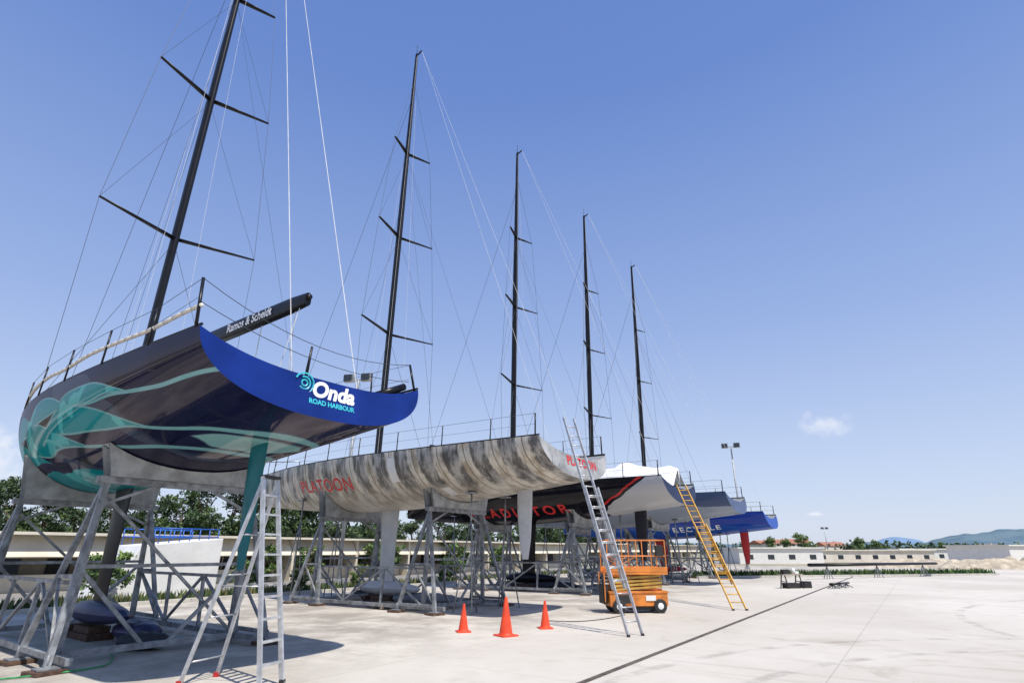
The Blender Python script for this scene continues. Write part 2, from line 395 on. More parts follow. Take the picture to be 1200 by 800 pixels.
    foil(kb,[(8.15,7.2,zk,.15),(8.05,7.25,zk-.8,.13),(7.98,7.3,.55,.11)],0)
    rows=[]
    for i in range(21):
        f=i/20; x=9.0-f*3.0; r=.27*math.sin(math.pi*min(1,f*.92)**.75)**.7 if 0<f<1 else .01
        r=max(.012,r)
        rows.append([(x,1.15*r*math.cos(a*math.pi/8),.50+.85*r*math.sin(a*math.pi/8)) for a in range(17)])
    kb.grid(rows,1,True)
    kb.make('keel_fin_and_bulb',[mk,mbulb or mk],E)
    ru=MB(); zr=H.zbot(1.8,0)+.04
    foil(ru,[(2.10,1.54,zr,.11),(2.10,1.56,zr-.7,.10),(2.03,1.62,zr-1.5,.07),(1.94,1.72,zr-2.05,.04)],0)
    ru.make('rudder',[mr],E)
    if boom:
        bm=MB(); zb=zs0+1.42; rows=[]
        for x,hh in ((.9,.13),(1.4,.16),(3.5,.18),(6.5,.18),(8.2,.12)):
            rows.append([(x,.5*hh*math.cos(a*math.pi/8+.2),zb+(8.2-x)*-.005+hh*math.copysign(abs(math.sin(a*math.pi/8+.2))**.6,math.sin(a*math.pi/8+.2))) for a in range(17)])
        bm.grid(rows,0,True); bm.add(rows[0][:-1],[tuple(range(16))[::-1]],0); bm.add(rows[-1][:-1],[tuple(range(16))],0)
        bm.tube((8.2,0,zb),(8.5,0,zb),.05)
        bm.tube((.98,.0,zb),(.84,0,zb),.05,n=10)
        bm.make('boom',[carbon],E)
        rp=MB()
        for x,y in ((1.1,.25),(1.3,-.1)): rp.tube((x,0,zb),(x+.1,y,dk(x,y)),.007,n=5)
        rp.tube((2.5,0,zb-.15),(2.6,0,dk(2.6,0)),.009,n=5); rp.make('mainsheet',[ropeW],E)
    return E,H,dk
def side_text(name,E,H,txt,size,s0,ph0,mat,spacing=1,offset=.01,shear=0,off=.006):
    me=text_mesh(txt,size,spacing,offset,shear)
    def fn(x,y):
        s=s0-x; k=57.3/1.75
        ph=min(88,ph0+y*k); return H.p(s,ph)+H.nrm(s,ph)*off
    return text_obj(name,me,fn,mat,E)
def transom_text(name,E,H,txt,size,y0,z0,mat,offset=.005,shear=0,tilt=0,spacing=1):
    me=text_mesh(txt,size,spacing,offset,shear); me_w=max(v.co.x for v in me.vertices)
    def fn(x,y):
        yy=y0-(x-me_w/2); zz=z0+y
        return Vector((-.18*(H.z0-zz)-.008,yy,zz))
    return text_obj(name,me,fn,mat,E)
red_t=simple('lettering_red',(.62,.02,.02),.5,var=.05); wh_t=simple('lettering_white',(.8,.8,.8),.4,var=.03); aq_t=simple('lettering_aqua',(.05,.5,.6),.4)
blue_tr=lacq('transom_blue',(.006,.024,.17),.2,1.2,.04,.25,.1)
cream=simple('rolled_cover',(.66,.62,.54),.8,var=.06,sc=4)
teal=simple('rudder_teal',(.0,.12,.14),.3,0,.0,spec=.3)
purp=simple('bulb_purple',(.03,.03,.09),.4,0,.1)
whk=simple('keel_white',(.52,.53,.54),.4,var=.08)
A1=ANG-rad(2.2); SX=.93
E1,H1,dk1=yacht(T1,4.6,hull_onda(),blue_tr,deckd,carbon,teal,boom=True,wr=.0055,mbulb=purp,mstrip=cream,spz=(9.75,14.55,18.75),rake=.70,crane=.75,masttop=25.8,ang=A1,sx=SX)
transom_text('lettering',E1,H1,'Onda',.36,-.12,3.97,wh_t,.014,.25)
transom_text('lettering_small',E1,H1,'ROAD HARBOUR',.11,-.1,3.84,aq_t,.004)
mb=MB()
for rr,a0,a1 in ((.16,20,300),(.10,60,330),(.05,0,360)):
    pts=[Vector((-.18*(H1.z0-4.14)-.010,.42+rr*math.cos(rad(a)),4.14+rr*math.sin(rad(a)))) for a in range(a0,a1+1,20)]
    mb.path(pts,.014,5)
mb.make('swirl_logo',[aq_t],E1)
me=text_mesh('Ramos & Scheidt',.26,1,.006); text_obj('boom_lettering',me,lambda x,y:Vector((3.8-x,.098,4.6+1.42-.10+y)),wh_t,E1)
T2=Vector((1.9,16.7,0))
grey2=simple('transom_grey',(.32,.32,.31),.4,0,.0,var=.35,sc=2)
E2,H2,dk2=yacht(T2,4.65,hull_platoon(),grey2,deckm,whk,whk,wr=.0065)
side_text('lettering_outline',E2,H2,'PLATOON',.70,11.3,53,simple('lettering_pale',(.55,.52,.46),.5),1.13,.035,off=.006)
side_text('lettering',E2,H2,'PLATOON',.70,11.3,53,red_t,1.13,.012,off=.014)
transom_text('lettering_stern',E2,H2,'PLATOON',.36,-.2,4.02,red_t,.010,spacing=1.15)
mb=MB()
for s0,s1,a0,a1 in ((5.75,5.4,56,84),(4.0,3.7,22,38)):
    rows=[[H2.p(s0+(s1-s0)*i/4,a0+(a1-a0)*k/8)+H2.nrm(s0+(s1-s0)*i/4,a0+(a1-a0)*k/8)*.008 for k in range(9)] for i in range(5)]
    mb.grid(rows,0,True)
mb.make('white_patches',[white],E2)
T3=Vector((7.1,24.2,0)); blk=simple('rudder_black',(.02,.02,.03),.25,0,0,spec=.3)
E3,H3,dk3=yacht(T3,4.5,hull_gladiator(),lacq('transom_navy',(.02,.03,.07)),deckm,carbon,blk,wr=.007)
side_text('lettering',E3,H3,'GLADIATOR',.80,10.3,36,red_t,1.40,.02,off=.01)
T4=Vector((12.2,31.3,0))
E4,H4,dk4=yacht(T4,4.55,hull_two('hull_steel_blue',(.05,.08,.16),(.25,.29,.36),3.85,.03),lacq('transom_slate',(.07,.10,.18)),deckm,whk,whk,wr=.008)
T5=Vector((17.3,38.9,0)); blue5=lacq('transom_royal',(.012,.07,.36))
E5,H5,dk5=yacht(T5,4.05,hull_two('hull_royal_blue',(.010,.045,.30),(.02,.08,.36),3.2,.02),blue5,deckm,redm,redm,wr=.009,masttop=25.2)
side_text('lettering',E5,H5,'RECYCLE',.66,6.2,42,wh_t,1.3,.014)
mb=MB(); rows=[]
for i in range(15):
    x=3.0+i*.5; ridge=6.75+.10*math.sin(i*1.3)-.08*abs(i-7)
    rows.append([(x,1.6*k/6,ridge-abs(k/6)*1.5+.05*math.sin(i*2.1+k)) for k in range(-6,7)])
mb.grid(rows,0,True)
for i in (0,7,14):
    x=3.0+i*.5; mb.tube((x,0,dk4(x,0)),(x,0,rows[i][6][2]-.02),.03,mi=1)
mb.make('boom_tent',[simple('tent_white',(.72,.72,.70),.8,var=.06),alu],E4)
# ------------------------------------------------------------ cradles
def cradle(T,H,seed=0,ang=ANG,sx=1):
    rnd=random.Random(seed)
    E=empty('boat_cradle',T,ang); E.scale=(sx,1,1); mb=MB()
    fr=(4.5,9.7)
    for s in fr:
        zc=H.zbot(s,0); zb=zc-.22
        for off in (-.16,.16):
            top=[(s+off,y,H.zbot(s+off,y)-.015) for y in [(-1.5+.15*k) for k in range(21)]]
            bot=[(s+off,y*.9,zb) for (_,y,_) in top]
            top2=[(a+.05,b,c) for a,b,c in top]; bot2=[(a+.05,b,c) for a,b,c in bot]
            mb.grid([top,bot],1,False); mb.grid([top2,bot2],1,False); mb.grid([top,top2],1,False)
        pad=[(s-.2,y,H.zbot(s,y)-.008) for y in [(-1.5+.15*k) for k in range(21)]]
        pad2=[(s+.26,y,H.zbot(s,y)-.008) for y in [(-1.5+.15*k) for k in range(21)]]
        mb.grid([pad,pad2],1,False)
        mb.beam((s,-1.5,zb-.06),(s,1.5,zb-.06),.14,.12)
        for sg in (1,-1):
            tops=Vector((s,sg*1.35,zb-.1))
            feet=[Vector((s-.75,sg*1.75,.05)),Vector((s+.75,sg*1.75,.05))]
            mb.beam((s,sg*1.35,zb-.12),(s,sg*1.45,.06),.10)
            for f in feet:
                mb.beam(tops,f,.085); mb.box((f.x,f.y,.072),(.28,.28,.02))
                mb.tube((f.x,f.y,.08),(f.x,f.y,.25),.03)
            mb.beam(feet[0].lerp(tops,.06),feet[1].lerp(tops,.06),.07)
            mb.beam(feet[0].lerp(tops,.45),feet[1].lerp(tops,.45),.06)
            mb.beam(feet[0].lerp(tops,.06),feet[1].lerp(tops,.45),.045)
            mb.beam((s,sg*1.40,1.4),(s,sg*.2,.15),.06)
            mb.beam((s,sg*1.37,zb-.5),(s,sg*.5,zb-.1),.05)
        mb.beam((s,-1.45,.14),(s,1.45,.14),.10)
        mb.beam((s+.08,-1.42,.2),(s+.08,1.37,zb-.25),.05)
        mb.beam((s,-1.41,1.45),(s,1.41,1.45),.06)
    for sg in (1,-1):
        y=sg*1.52
        mb.beam((fr[0]-.9,y,.14),(fr[1]+.9,y,.14),.10)
        mb.beam((fr[0],sg*1.45,1.2),(fr[1],sg*1.45,1.2),.06)
        n=3
        for i in range(n):
            a=fr[0]+(fr[1]-fr[0])*i/n; b=fr[0]+(fr[1]-fr[0])*(i+1)/n
            if i%2==0: mb.beam((a,y,.18),(b,sg*1.45,1.2),.05)
            else: mb.beam((a,sg*1.45,1.2),(b,y,.18),.05)
            if i: mb.beam((a,sg*1.45,1.2),(a,y,.18),.06)
    if seed:
      for s in (3.2,11.6):
        for sg in (1,-1):
            zt=H.zbot(s,sg*.9)-.03
            for dx,dy in ((.35,.3),(-.35,.3),(0,-.35)): mb.tube((s,sg*.9,zt-.8),(s+dx,sg*(.9+dy),.02),.022,n=6)
            mb.tube((s,sg*.9,zt-.9),(s,sg*.9,zt-.04),.028); mb.box((s,sg*.9,zt-.02),(.3,.25,.04))
    mb.make('steel_frame',[galv,plate],E)
    wb=MB(); wb.box((7.7,0,.06),(1.2,.5,.12)); wb.box((7.7,0,.185),(.9,.4,.12)); wb.box((8.4,.0,.18),(.2,.6,.12))
    for s in fr:
        for sg in (1,-1):
            for dx in (-.75,.75): wb.box((s+dx,sg*1.75,.0+.03),(.42,.42,.055),rz=rnd.uniform(-.3,.3))
    wb.make('timber_blocks',[wood],E,bevel=.008)
cradle(T1,H1,0,A1,SX)
for i,(T,H) in enumerate(((T2,H2),(T3,H3),(T4,H4),(T5,H5))): cradle(T,H,i+1)
# ------------------------------------------------------------ ladders
def ladder(name,base,top,w,mat,n=16,rw=.07,two=False):
    base=Vector(base);top=Vector(top); d=top-base; pl=Vector((d.x,d.y,0)).normalized(); side=Vector((pl.y,-pl.x,0))*w/2
    mb=MB(); nrm=d.normalized().cross(side.normalized())
    for sg in (-1,1):
        mb.beam(base+side*sg,base+side*sg+d*(.62 if two else 1),.028,rw,up=nrm)
        if two:
            o=nrm*.08; mb.beam(base+side*sg*.86+d*.18+o,top+side*sg*.86+o,.028,rw,up=nrm)
        mb.box(base+side*sg+Vector((0,0,.02)),(.06,.1,.05),1)
    ln=d.length; k=int(ln/.28)
    for i in range(1,k):
        f=i/k
        if not two or f<.62: mb.tube(base-side+d*f,base+side+d*f,.015)
        if two and f>.2: mb.tube(base-side*.86+d*f+nrm*.08,base+side*.86+d*f+nrm*.08,.015)
    mb.make('rails_and_rungs',[mat,black],empty(name))
ladder('extension_ladder',(2.63,13.25,0),(1.60,15.0,5.15),.40,alu,two=True)
ladder('extension_ladder',(6.95,18.7,0),(6.75,22.7,4.2),.42,yellow,two=True)
def stepladder(c,wv,sv,h,w,spread):
    E=empty('stepladder'); mb=MB(); c=Vector(c); wv=Vector(wv).normalized(); sv=Vector(sv).normalized()
    top=c+sv*spread*.42+Vector((0,0,h))
    for sg in (-1,1):
        a=c+wv*sg*w/2; t=top+wv*sg*w*.36
        mb.beam(a,t,.028,.07,up=sv); mb.box(a+Vector((0,0,.03)),(.06,.09,.06),1)
        bk=c+sv*spread+wv*sg*w*.75; mb.beam(bk,t-Vector((0,0,.1)),.026,.055,up=sv); mb.box(bk+Vector((0,0,.03)),(.07,.07,.06),2)
        mb.tube(a.lerp(t,.45),bk.lerp(t,.45),.008)
    n=10
    for i in range(1,n):
        f=i/n; mb.beam(c-wv*w/2*(1-.28*f)+(top-c)*f,c+wv*w/2*(1-.28*f)+(top-c)*f,.06,.028)
        if i%2:
            bb=c+sv*spread; ww=w*(.75*(1-f)+.36*f); mb.tube(bb+(top-bb)*f-wv*ww,bb+(top-bb)*f+wv*ww,.012)
    mb.box(top+Vector((0,0,.0)),(.12,.32,.04),1,rz=math.atan2(wv.y,wv.x)+math.pi/2)
    mb.make('frame',[alu,black,redm],E)
stepladder((-3.20,8.5,0),(.33,.94,0),(-.94,.33,0),2.75,.42,1.25)
# ------------------------------------------------------------ cones
def cone(p,h,rz):
    E=empty('traffic_cone',p,rz); mb=MB(); w=h*.52
    mb.box((0,0,.015),(w,w,.03)); prof=[(w*.40,.03),(w*.36,.06),(w*.08,h*.97),(w*.05,h)]
    for (a,za),(b,zb) in zip(prof[:-1],prof[1:]): mb.tube((0,0,za),(0,0,zb),a,b,n=20,cap=zb==h)
    mb.make('cone',[coneo],E,bevel=.004)
cone((-1.09,13.9,0),.58,.3); cone((-.13,13.3,0),.76,.6); cone((.78,14.5,0),.60,.2)
# ------------------------------------------------------------ scissor lift
def lift(p,rz):
    E=empty('scissor_lift',p,rz); mb=MB()
    mb.box((0,0,.36),(1.75,.72,.34),0); mb.box((0,0,.56),(1.8,.76,.06),0); mb.box((.2,0,.15),(.9,.6,.14),1)
    mb.box((-.45,-.38,.38),(.5,.03,.22),1); mb.box((.35,-.375,.40),(.3,.02,.14),2)
    for x in (-.62,.62):
        for y in (-.36,.36):
            mb.tube((x,y-.06,.19),(x,y+.06,.19),.19,n=20,mi=1); mb.tube((x,y-.07,.19),(x,y+.07,.19),.09,n=12,mi=2)
    z=.62
    for k in range(4):
        for y in (-.3,.3):
            mb.beam((-.75,y,z),(.75,y,z+.09),.04,.06,3); mb.beam((-.75,y*.85,z+.09),(.75,y*.85,z),.04,.06,0)
        z+=.1
    mb.box((0,0,1.07),(1.85,.78,.07),0)
    mb.box((0,-.39,1.18),(1.85,.015,.14),0);mb.box((0,.39,1.18),(1.85,.015,.14),0)
    for y in (-.38,.38):
        for x in (-.9,-.45,0,.45,.9): mb.tube((x,y,1.1),(x,y,2.0),.017)
        for zz in (1.55,2.0): mb.tube((-.9,y,zz),(.9,y,zz),.017)
        mb.beam((-.9,y,1.12),(0,y,1.55),.02);mb.beam((0,y,1.12),(-.9,y,1.55),.02)
    for x in (-.9,.9):
        for zz in (1.55,2.0): mb.tube((x,-.38,zz),(x,.38,zz),.017)
    mb.box((.7,-.42,1.7),(.22,.12,.3),1)
    mb.box((-.98,0,.5),(.12,.5,.5),1)
    for y in (-.3,.3): mb.tube((-1.0,y,.3),(-1.0,y,1.1),.02)
    mb.make('body',[orange,black,white,simple('scissor_arm',(.45,.28,.05),.5,var=.3)],E,bevel=.008)
lift((3.68,18.2,0),.12)
# ------------------------------------------------------------ ground
def conc():
    t=NT('concrete_ground'); x,y,z=t.xyz()
    n1=t.noise(.13,6,.6,.4); n2=t.noise(1.6,8,.65); n3=t.noise(40,4,.7)
    c=t.mix(t.ss(n1,.35,.65),(.50,.455,.385),(.605,.56,.485))
    c=t.mix(t.m('MULTIPLY',t.ss(n2,.50,.72),.38),c,(.40,.345,.27))
    st=t.noise(.35,5,.7,1.5); c=t.mix(t.m('MULTIPLY',t.ss(st,.57,.74),.42),c,(.30,.24,.17))
    c=t.mix(t.m('MULTIPLY',t.ss(n3,.5,.8),.3),c,(.36,.33,.28))
    dirt=t.m('MULTIPLY',t.ss(x,-1.5,3.5),t.m('MULTIPLY',t.ss(x,15.5,12.5),t.ss(t.noise(.6,6,.7),.36,.62)))
    c=t.mix(t.m('MULTIPLY',dirt,.65),c,(.20,.17,.14))
    lo=t.ss(t.m('ABSOLUTE',t.m('SUBTRACT',t.m('FRACT',t.m('MULTIPLY',x,1/6.0)),.5)),.4975,.499)
    lo2=t.ss(t.m('ABSOLUTE',t.m('SUBTRACT',t.m('FRACT',t.m('MULTIPLY',y,1/6.0)),.5)),.4975,.499)
    j=t.m('MAXIMUM',lo,lo2); c=t.mix(t.m('MULTIPLY',j,.35),c,(.2,.18,.15))
    tr=t.noise(1,3,.6,0,vec=t.scaled((.06,1.4,1)),out=0); c=t.mix(t.m('MULTIPLY',t.ss(tr,.58,.72),.28),c,(.30,.25,.19))
    for cx,cy,r0 in ((-14.0,-2.0,9.0),(-14.0,-2.0,10.5),(-22.0,-16.0,14.0)):
        dx_=t.m('SUBTRACT',x,cx); dy_=t.m('SUBTRACT',y,cy)
        rr_=t.m('SQRT',t.m('ADD',t.m('MULTIPLY',dx_,dx_),t.m('MULTIPLY',dy_,dy_)))
        ring=t.ss(t.m('ABSOLUTE',t.m('SUBTRACT',rr_,r0)),.14,.06)
        c=t.mix(t.m('MULTIPLY',t.m('MULTIPLY',ring,t.ss(n2,.42,.6)),.32),c,(.18,.16,.14))
    t.col(c); t.set(.85); t.bump(n3,.25,.01); return t.mat
def quad_RB(name,r0,r1,b0,b1,z,mat):
    mb=MB(); n=max(1,int((r1-r0)/20))
    for i in range(n):
        a=r0+(r1-r0)*i/n; b=r0+(r1-r0)*(i+1)/n
        mb.add([(b0,-a,0),(b0,-b,0),(b1,-b,0),(b1,-a,0)],[(3,2,1,0)])
    return mb.make(name,[mat],None,(T1.x,T1.y,z),ANG)
field=NT('dry_ground'); n=field.noise(.02,6,.6); n2=field.noise(.6,6,.7)
field.col(field.mix(field.ss(n2,.35,.65),field.mix(field.ss(n,.4,.6),(.36,.31,.23),(.12,.13,.06)),field.mix(field.ss(n,.4,.6),(.44,.39,.30),(.17,.17,.08)))); field.set(.95)
mb=MB(); mb.add([(-4500,-4500,0),(4500,-4500,0),(4500,4500,0),(-4500,4500,0)],[(0,1,2,3)]); mb.make('ground',[field.mat],None,(0,0,-.004))
CM=conc()
quad_RB('concrete_apron',-30,70,-75,14.3,0.0,CM)
drain=NT('drain_channel'); dn=drain.noise(6,5,.7)
drain.col(drain.mix(drain.ss(dn,.35,.65),(.05,.042,.035),(.14,.11,.085))); drain.set(.9)
def bcomp(x,y): return (Vector((x,y,0))-T1).dot(B)
bd=bcomp(.94,8.78)
quad_RB('drainage_channel',-30,48,bd-.055,bd+.055,.004,drain.mat)
asph=simple('asphalt_road',(.26,.245,.22),.9,var=.15,sc=1.2,bump=.3)
quad_RB('road',-30,110,15.6,24.5,.004,asph)
grass=NT('grass'); gn=grass.noise(3,6,.7); grass.col(grass.mix(grass.ss(gn,.35,.65),(.05,.085,.02),(.13,.15,.05))); grass.set(.95)
quad_RB('grass_verge',-30,70,14.45,15.45,.10,grass.mat)
kb=MB(); km=simple('kerb_concrete',(.48,.46,.41),.85,var=.12)
i=-30
while i<70:
    for b in (14.375,15.525): kb.box((b,-(i+.5),.06),(.15,.985,.13))
    i+=1
kb.make('kerb',[km],None,(T1.x,T1.y,0),ANG,bevel=.01)
def blades(name,area,n,h,mats,loc=(0,0,0),rz=0):
    mb=MB()
    for i in range(n):
        x,y=area(); a=random.uniform(0,6.28); hh=h*random.uniform(.4,1.2); w=.02+hh*.12
        dx,dy=math.cos(a)*w,math.sin(a)*w; lx,ly=random.uniform(-.4,.4)*hh,random.uniform(-.4,.4)*hh
        mb.add([(x-dx,y-dy,0),(x+dx,y+dy,0),(x+lx,y+ly,hh)],[(0,1,2)],random.choice(range(len(mats))))
    return mb.make(name,mats,None,loc,rz)
blades('grass_tufts',lambda:(random.uniform(14.5,15.4),-random.uniform(-5,60)),9000,.28,[leafs[1],leafs[2],simple('dry_grass',(.25,.22,.09),.9)],(T1.x,T1.y,.1),ANG)
p0=Vector((12.0,40.5,0)); p1=Vector((36,45.5,0)); dd=(p1-p0); q=Vector((-dd.y,dd.x,0)).normalized()*1.1
mb=MB(); mb.beam(p0+Vector((0,0,.05)),p1+Vector((0,0,.05)),1.5,.16); mb.make('grass_median',[grass.mat])
mb=MB()
for s_ in (1,-1): mb.beam(p0+q*.78*s_+Vector((0,0,.05)),p1+q*.78*s_+Vector((0,0,.05)),.14,.18)
mb.make('kerb',[km])
blades('grass_tufts',lambda:(lambda t,s_:(p0.x+dd.x*t+q.x*.6*s_,p0.y+dd.y*t+q.y*.6*s_))(random.random(),random.uniform(-1,1)),3500,.35,[leafsL[0],leafsL[1]],(0,0,.12))
# ------------------------------------------------------------ terrace building
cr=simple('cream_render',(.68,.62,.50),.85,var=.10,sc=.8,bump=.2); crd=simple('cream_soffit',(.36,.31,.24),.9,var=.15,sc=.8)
dkw=simple('dark_recess',(.035,.035,.035),.8); glass=simple('dark_glass',(.03,.04,.05),.1)
def terrace(r0,r1,b0,h,name='marina_building',bay=5.0):
    E=empty(name,(T1.x,T1.y,0),ANG); mb=MB(); L_=r1-r0; rc=(r0+r1)/2
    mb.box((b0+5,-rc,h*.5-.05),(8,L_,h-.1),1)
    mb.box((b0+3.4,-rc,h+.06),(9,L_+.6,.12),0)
    n=int(L_/bay)
    for i in range(n):
        r=r0+i*bay
        a=.12
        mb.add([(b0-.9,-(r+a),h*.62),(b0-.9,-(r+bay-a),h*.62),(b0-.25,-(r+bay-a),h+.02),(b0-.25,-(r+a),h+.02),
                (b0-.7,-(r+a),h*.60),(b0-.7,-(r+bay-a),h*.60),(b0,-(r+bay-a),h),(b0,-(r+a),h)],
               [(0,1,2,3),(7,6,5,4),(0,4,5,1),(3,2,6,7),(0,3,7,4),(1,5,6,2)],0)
        mb.box((b0-.1,-r,h*.5),(1.3,.16,h),0)
        mb.box((b0+.2,-(r+bay/2),.35),(.2,bay-.2,.7),0)
        mb.box((b0+.95,-(r+bay*.3),1.25),(.08,1.3,1.0),3); mb.box((b0+.95,-(r+bay*.72),1.1),(.08,.9,1.8),2)
        mb.box((b0+.93,-(r+bay*.3),1.25),(.06,.06,1.0),0)
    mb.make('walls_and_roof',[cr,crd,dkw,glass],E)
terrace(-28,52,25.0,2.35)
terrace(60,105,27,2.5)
E=empty('white_stair_block',RB(6.5,17.3),ANG); mb=MB()
mb.add([(0,2.2,0),(0,-2.0,0),(2.4,-2.0,0),(2.4,2.2,0),(0,1.2,1.9),(0,-2.0,2.2),(2.4,-2.0,2.2),(2.4,1.2,1.9)],[(3,2,1,0),(4,5,6,7),(0,1,5,4),(1,2,6,5),(2,3,7,6),(3,0,4,7)])
mb.make('wall',[simple('white_render',(.72,.72,.70),.8,var=.08,sc=1,bump=.2)],E,bevel=.03)
mb=MB()
for x in (.1,2.3):
    for k in range(8): mb.tube((x,1.0-k*.4,1.9),(x,1.0-k*.4,2.55),.02)
    for z in (2.25,2.55): mb.tube((x,1.0,z),(x,-1.8,z),.025)
mb.make('railing',[simple('blue_rail',(.02,.12,.5),.4)],E)
# ------------------------------------------------------------ trees
def tree_mesh(name,h,cr_,seed,n_clump=70,per=46,flat=.6,base=.35,ls=.17,lm=leafs):
    rnd=random.Random(seed); mb=MB()
    pts=[Vector((0,0,0))]
    for i in range(1,6): pts.append(Vector((rnd.uniform(-.12,.12)*i*.5,rnd.uniform(-.12,.12)*i*.5,h*.8*i/5)))
    for i in range(5): mb.tube(pts[i],pts[i+1],.16*h/7*(1-i*.17),.16*h/7*(1-(i+1)*.17),n=8,mi=3)
    lobes=[]
    for i in range(11):
        a=rnd.uniform(0,6.28); f=rnd.uniform(base,1.0); rr=cr_*rnd.uniform(.35,.8)*(1.1-.5*f)
        c=Vector((math.cos(a)*rr,math.sin(a)*rr,h*f)); k=pts[min(5,int(f*4)+1)]
        mb.tube(k.lerp(pts[min(5,int(f*4))],.4),c,.05,.015,n=5,mi=3); lobes.append((c,rnd.uniform(.28,.5)*cr_))
    for i in range(n_clump):
        c,r=rnd.choice(lobes); d=Vector((rnd.gauss(0,1),rnd.gauss(0,1),rnd.gauss(0,1))).normalized()*r*rnd.uniform(.4,1.25); d.z*=flat
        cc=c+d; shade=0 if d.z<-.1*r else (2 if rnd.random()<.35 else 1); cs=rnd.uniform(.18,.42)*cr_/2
        for k in range(per):
            e=Vector((rnd.gauss(0,1),rnd.gauss(0,1),rnd.gauss(0,.7)))*cs*.6; p=cc+e
            u=Vector((rnd.gauss(0,1),rnd.gauss(0,1),rnd.gauss(0,1))).normalized(); v=u.cross(Vector((rnd.gauss(0,1),rnd.gauss(0,1),1))).normalized()
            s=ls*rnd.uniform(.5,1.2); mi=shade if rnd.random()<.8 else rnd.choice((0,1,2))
            mb.add([p-u*s,p+v*s*.45,p+u*s,p-v*s*.45],[(0,1,2,3)],mi)
    me=bpy.data.meshes.new(name); me.from_pydata(mb.v,[],mb.f)
    for m in lm+[bark]: me.materials.append(m)
    me.polygons.foreach_set('material_index',mb.mi); me.update(); return me
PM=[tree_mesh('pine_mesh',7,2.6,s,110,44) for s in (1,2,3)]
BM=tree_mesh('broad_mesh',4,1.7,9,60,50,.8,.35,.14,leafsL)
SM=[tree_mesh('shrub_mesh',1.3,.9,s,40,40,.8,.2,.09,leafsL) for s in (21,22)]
def inst(name,me,p,s,rz):
    o=bpy.data.objects.new(name,me); COL.objects.link(o); o.location=p; o.scale=(s*random.uniform(.9,1.15),s*random.uniform(.9,1.15),s); o.rotation_euler[2]=rz; return o
def gp(u,y):
    return ((u-600)/650*(.9358*y-.6),y,0)
rr=random.Random(5)
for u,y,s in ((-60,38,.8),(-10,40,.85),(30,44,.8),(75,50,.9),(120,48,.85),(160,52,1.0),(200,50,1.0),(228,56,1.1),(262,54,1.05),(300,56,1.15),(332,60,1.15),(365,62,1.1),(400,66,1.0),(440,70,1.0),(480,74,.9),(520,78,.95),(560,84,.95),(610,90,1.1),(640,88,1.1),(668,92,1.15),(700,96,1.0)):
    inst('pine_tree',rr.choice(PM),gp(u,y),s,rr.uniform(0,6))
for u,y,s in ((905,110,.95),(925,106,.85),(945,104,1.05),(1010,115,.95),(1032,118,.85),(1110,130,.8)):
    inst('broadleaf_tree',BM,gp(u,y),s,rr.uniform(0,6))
for r,b,s in ((4,16.9,1.1),(9.2,16.4,.9),(15,24,1.3),(18,24.2,1.4),(21,15.0,.9),(23,24,1.5),(25,24,1.4),(-1,24.0,1.6),(2,24.2,1.5),(31,24,1.5),(33,24.2,1.3),(38,24,1.4),(11,15,.6),(14,15,.5)):
    inst('shrub',rr.choice(SM),RB(r,b),s,rr.uniform(0,6))
mb=MB(); rnd=random.Random(33)
def clump(c,w,h,n,s):
    for k in range(n):
        a=rnd.uniform(0,6.28); f=rnd.random()**.5; z=h*(1-f*f*rnd.uniform(.4,1))*rnd.uniform(.4,1)
        p=Vector((c[0]+math.cos(a)*f*w,c[1]+math.sin(a)*f*w,z)); u=Vector((rnd.gauss(0,1),rnd.gauss(0,1),rnd.gauss(0,1))).normalized(); v=u.cross(Vector((rnd.gauss(0,1),1,rnd.gauss(0,1)))).normalized()
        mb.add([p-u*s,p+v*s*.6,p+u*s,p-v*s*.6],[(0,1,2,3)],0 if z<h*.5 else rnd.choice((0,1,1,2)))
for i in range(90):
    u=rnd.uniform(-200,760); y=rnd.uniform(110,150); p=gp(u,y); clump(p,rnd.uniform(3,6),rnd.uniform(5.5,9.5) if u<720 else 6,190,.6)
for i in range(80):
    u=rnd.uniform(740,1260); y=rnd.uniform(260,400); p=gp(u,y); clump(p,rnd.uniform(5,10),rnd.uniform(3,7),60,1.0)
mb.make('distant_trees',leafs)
# ------------------------------------------------------------ hills
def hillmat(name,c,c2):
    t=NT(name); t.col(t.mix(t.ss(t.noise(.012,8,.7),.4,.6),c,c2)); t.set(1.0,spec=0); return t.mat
def hill(u0,u1,dist,el_fn,mat,depth):
    mb=MB(); rows=[]
    for k in range(9):
        row=[]; f=k/8
        for i in range(161):
            u=u0+(u1-u0)*i/160; az=math.atan2((u-600)/650,1.068); d=dist+depth*f
            el=el_fn((i/160)); h=max(0,math.tan(rad(el))*(dist+depth*.5))*math.sin(math.pi*f)
            h*=1+.22*noise.noise(Vector((u*.018,f*2,dist*.01)))+.08*noise.noise(Vector((u*.07,f*4,dist*.01))); row.append((math.sin(az)*d,math.cos(az)*d,h-2))
        rows.append(row)
    mb.grid(rows,0,True); mb.make('hills',[mat])
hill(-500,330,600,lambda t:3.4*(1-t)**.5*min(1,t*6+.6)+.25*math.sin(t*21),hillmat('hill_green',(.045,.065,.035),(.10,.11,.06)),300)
hill(1065,1700,2400,lambda t:1.55*min(1,(t/.11))**.8*max(0,1-t)**.3+.06*math.sin(t*40)*min(1,t*9),hillmat('hill_haze',(.10,.16,.21),(.14,.20,.23)),900)  # bluish green base colour carries the aerial haze
hill(1010,1105,4000,lambda t:1.1*max(0,math.sin(math.pi*t))**.8,hillmat('hill_haze_blue',(.17,.26,.39),(.20,.29,.41)),400)  # blue is distance haze painted into the hill colour
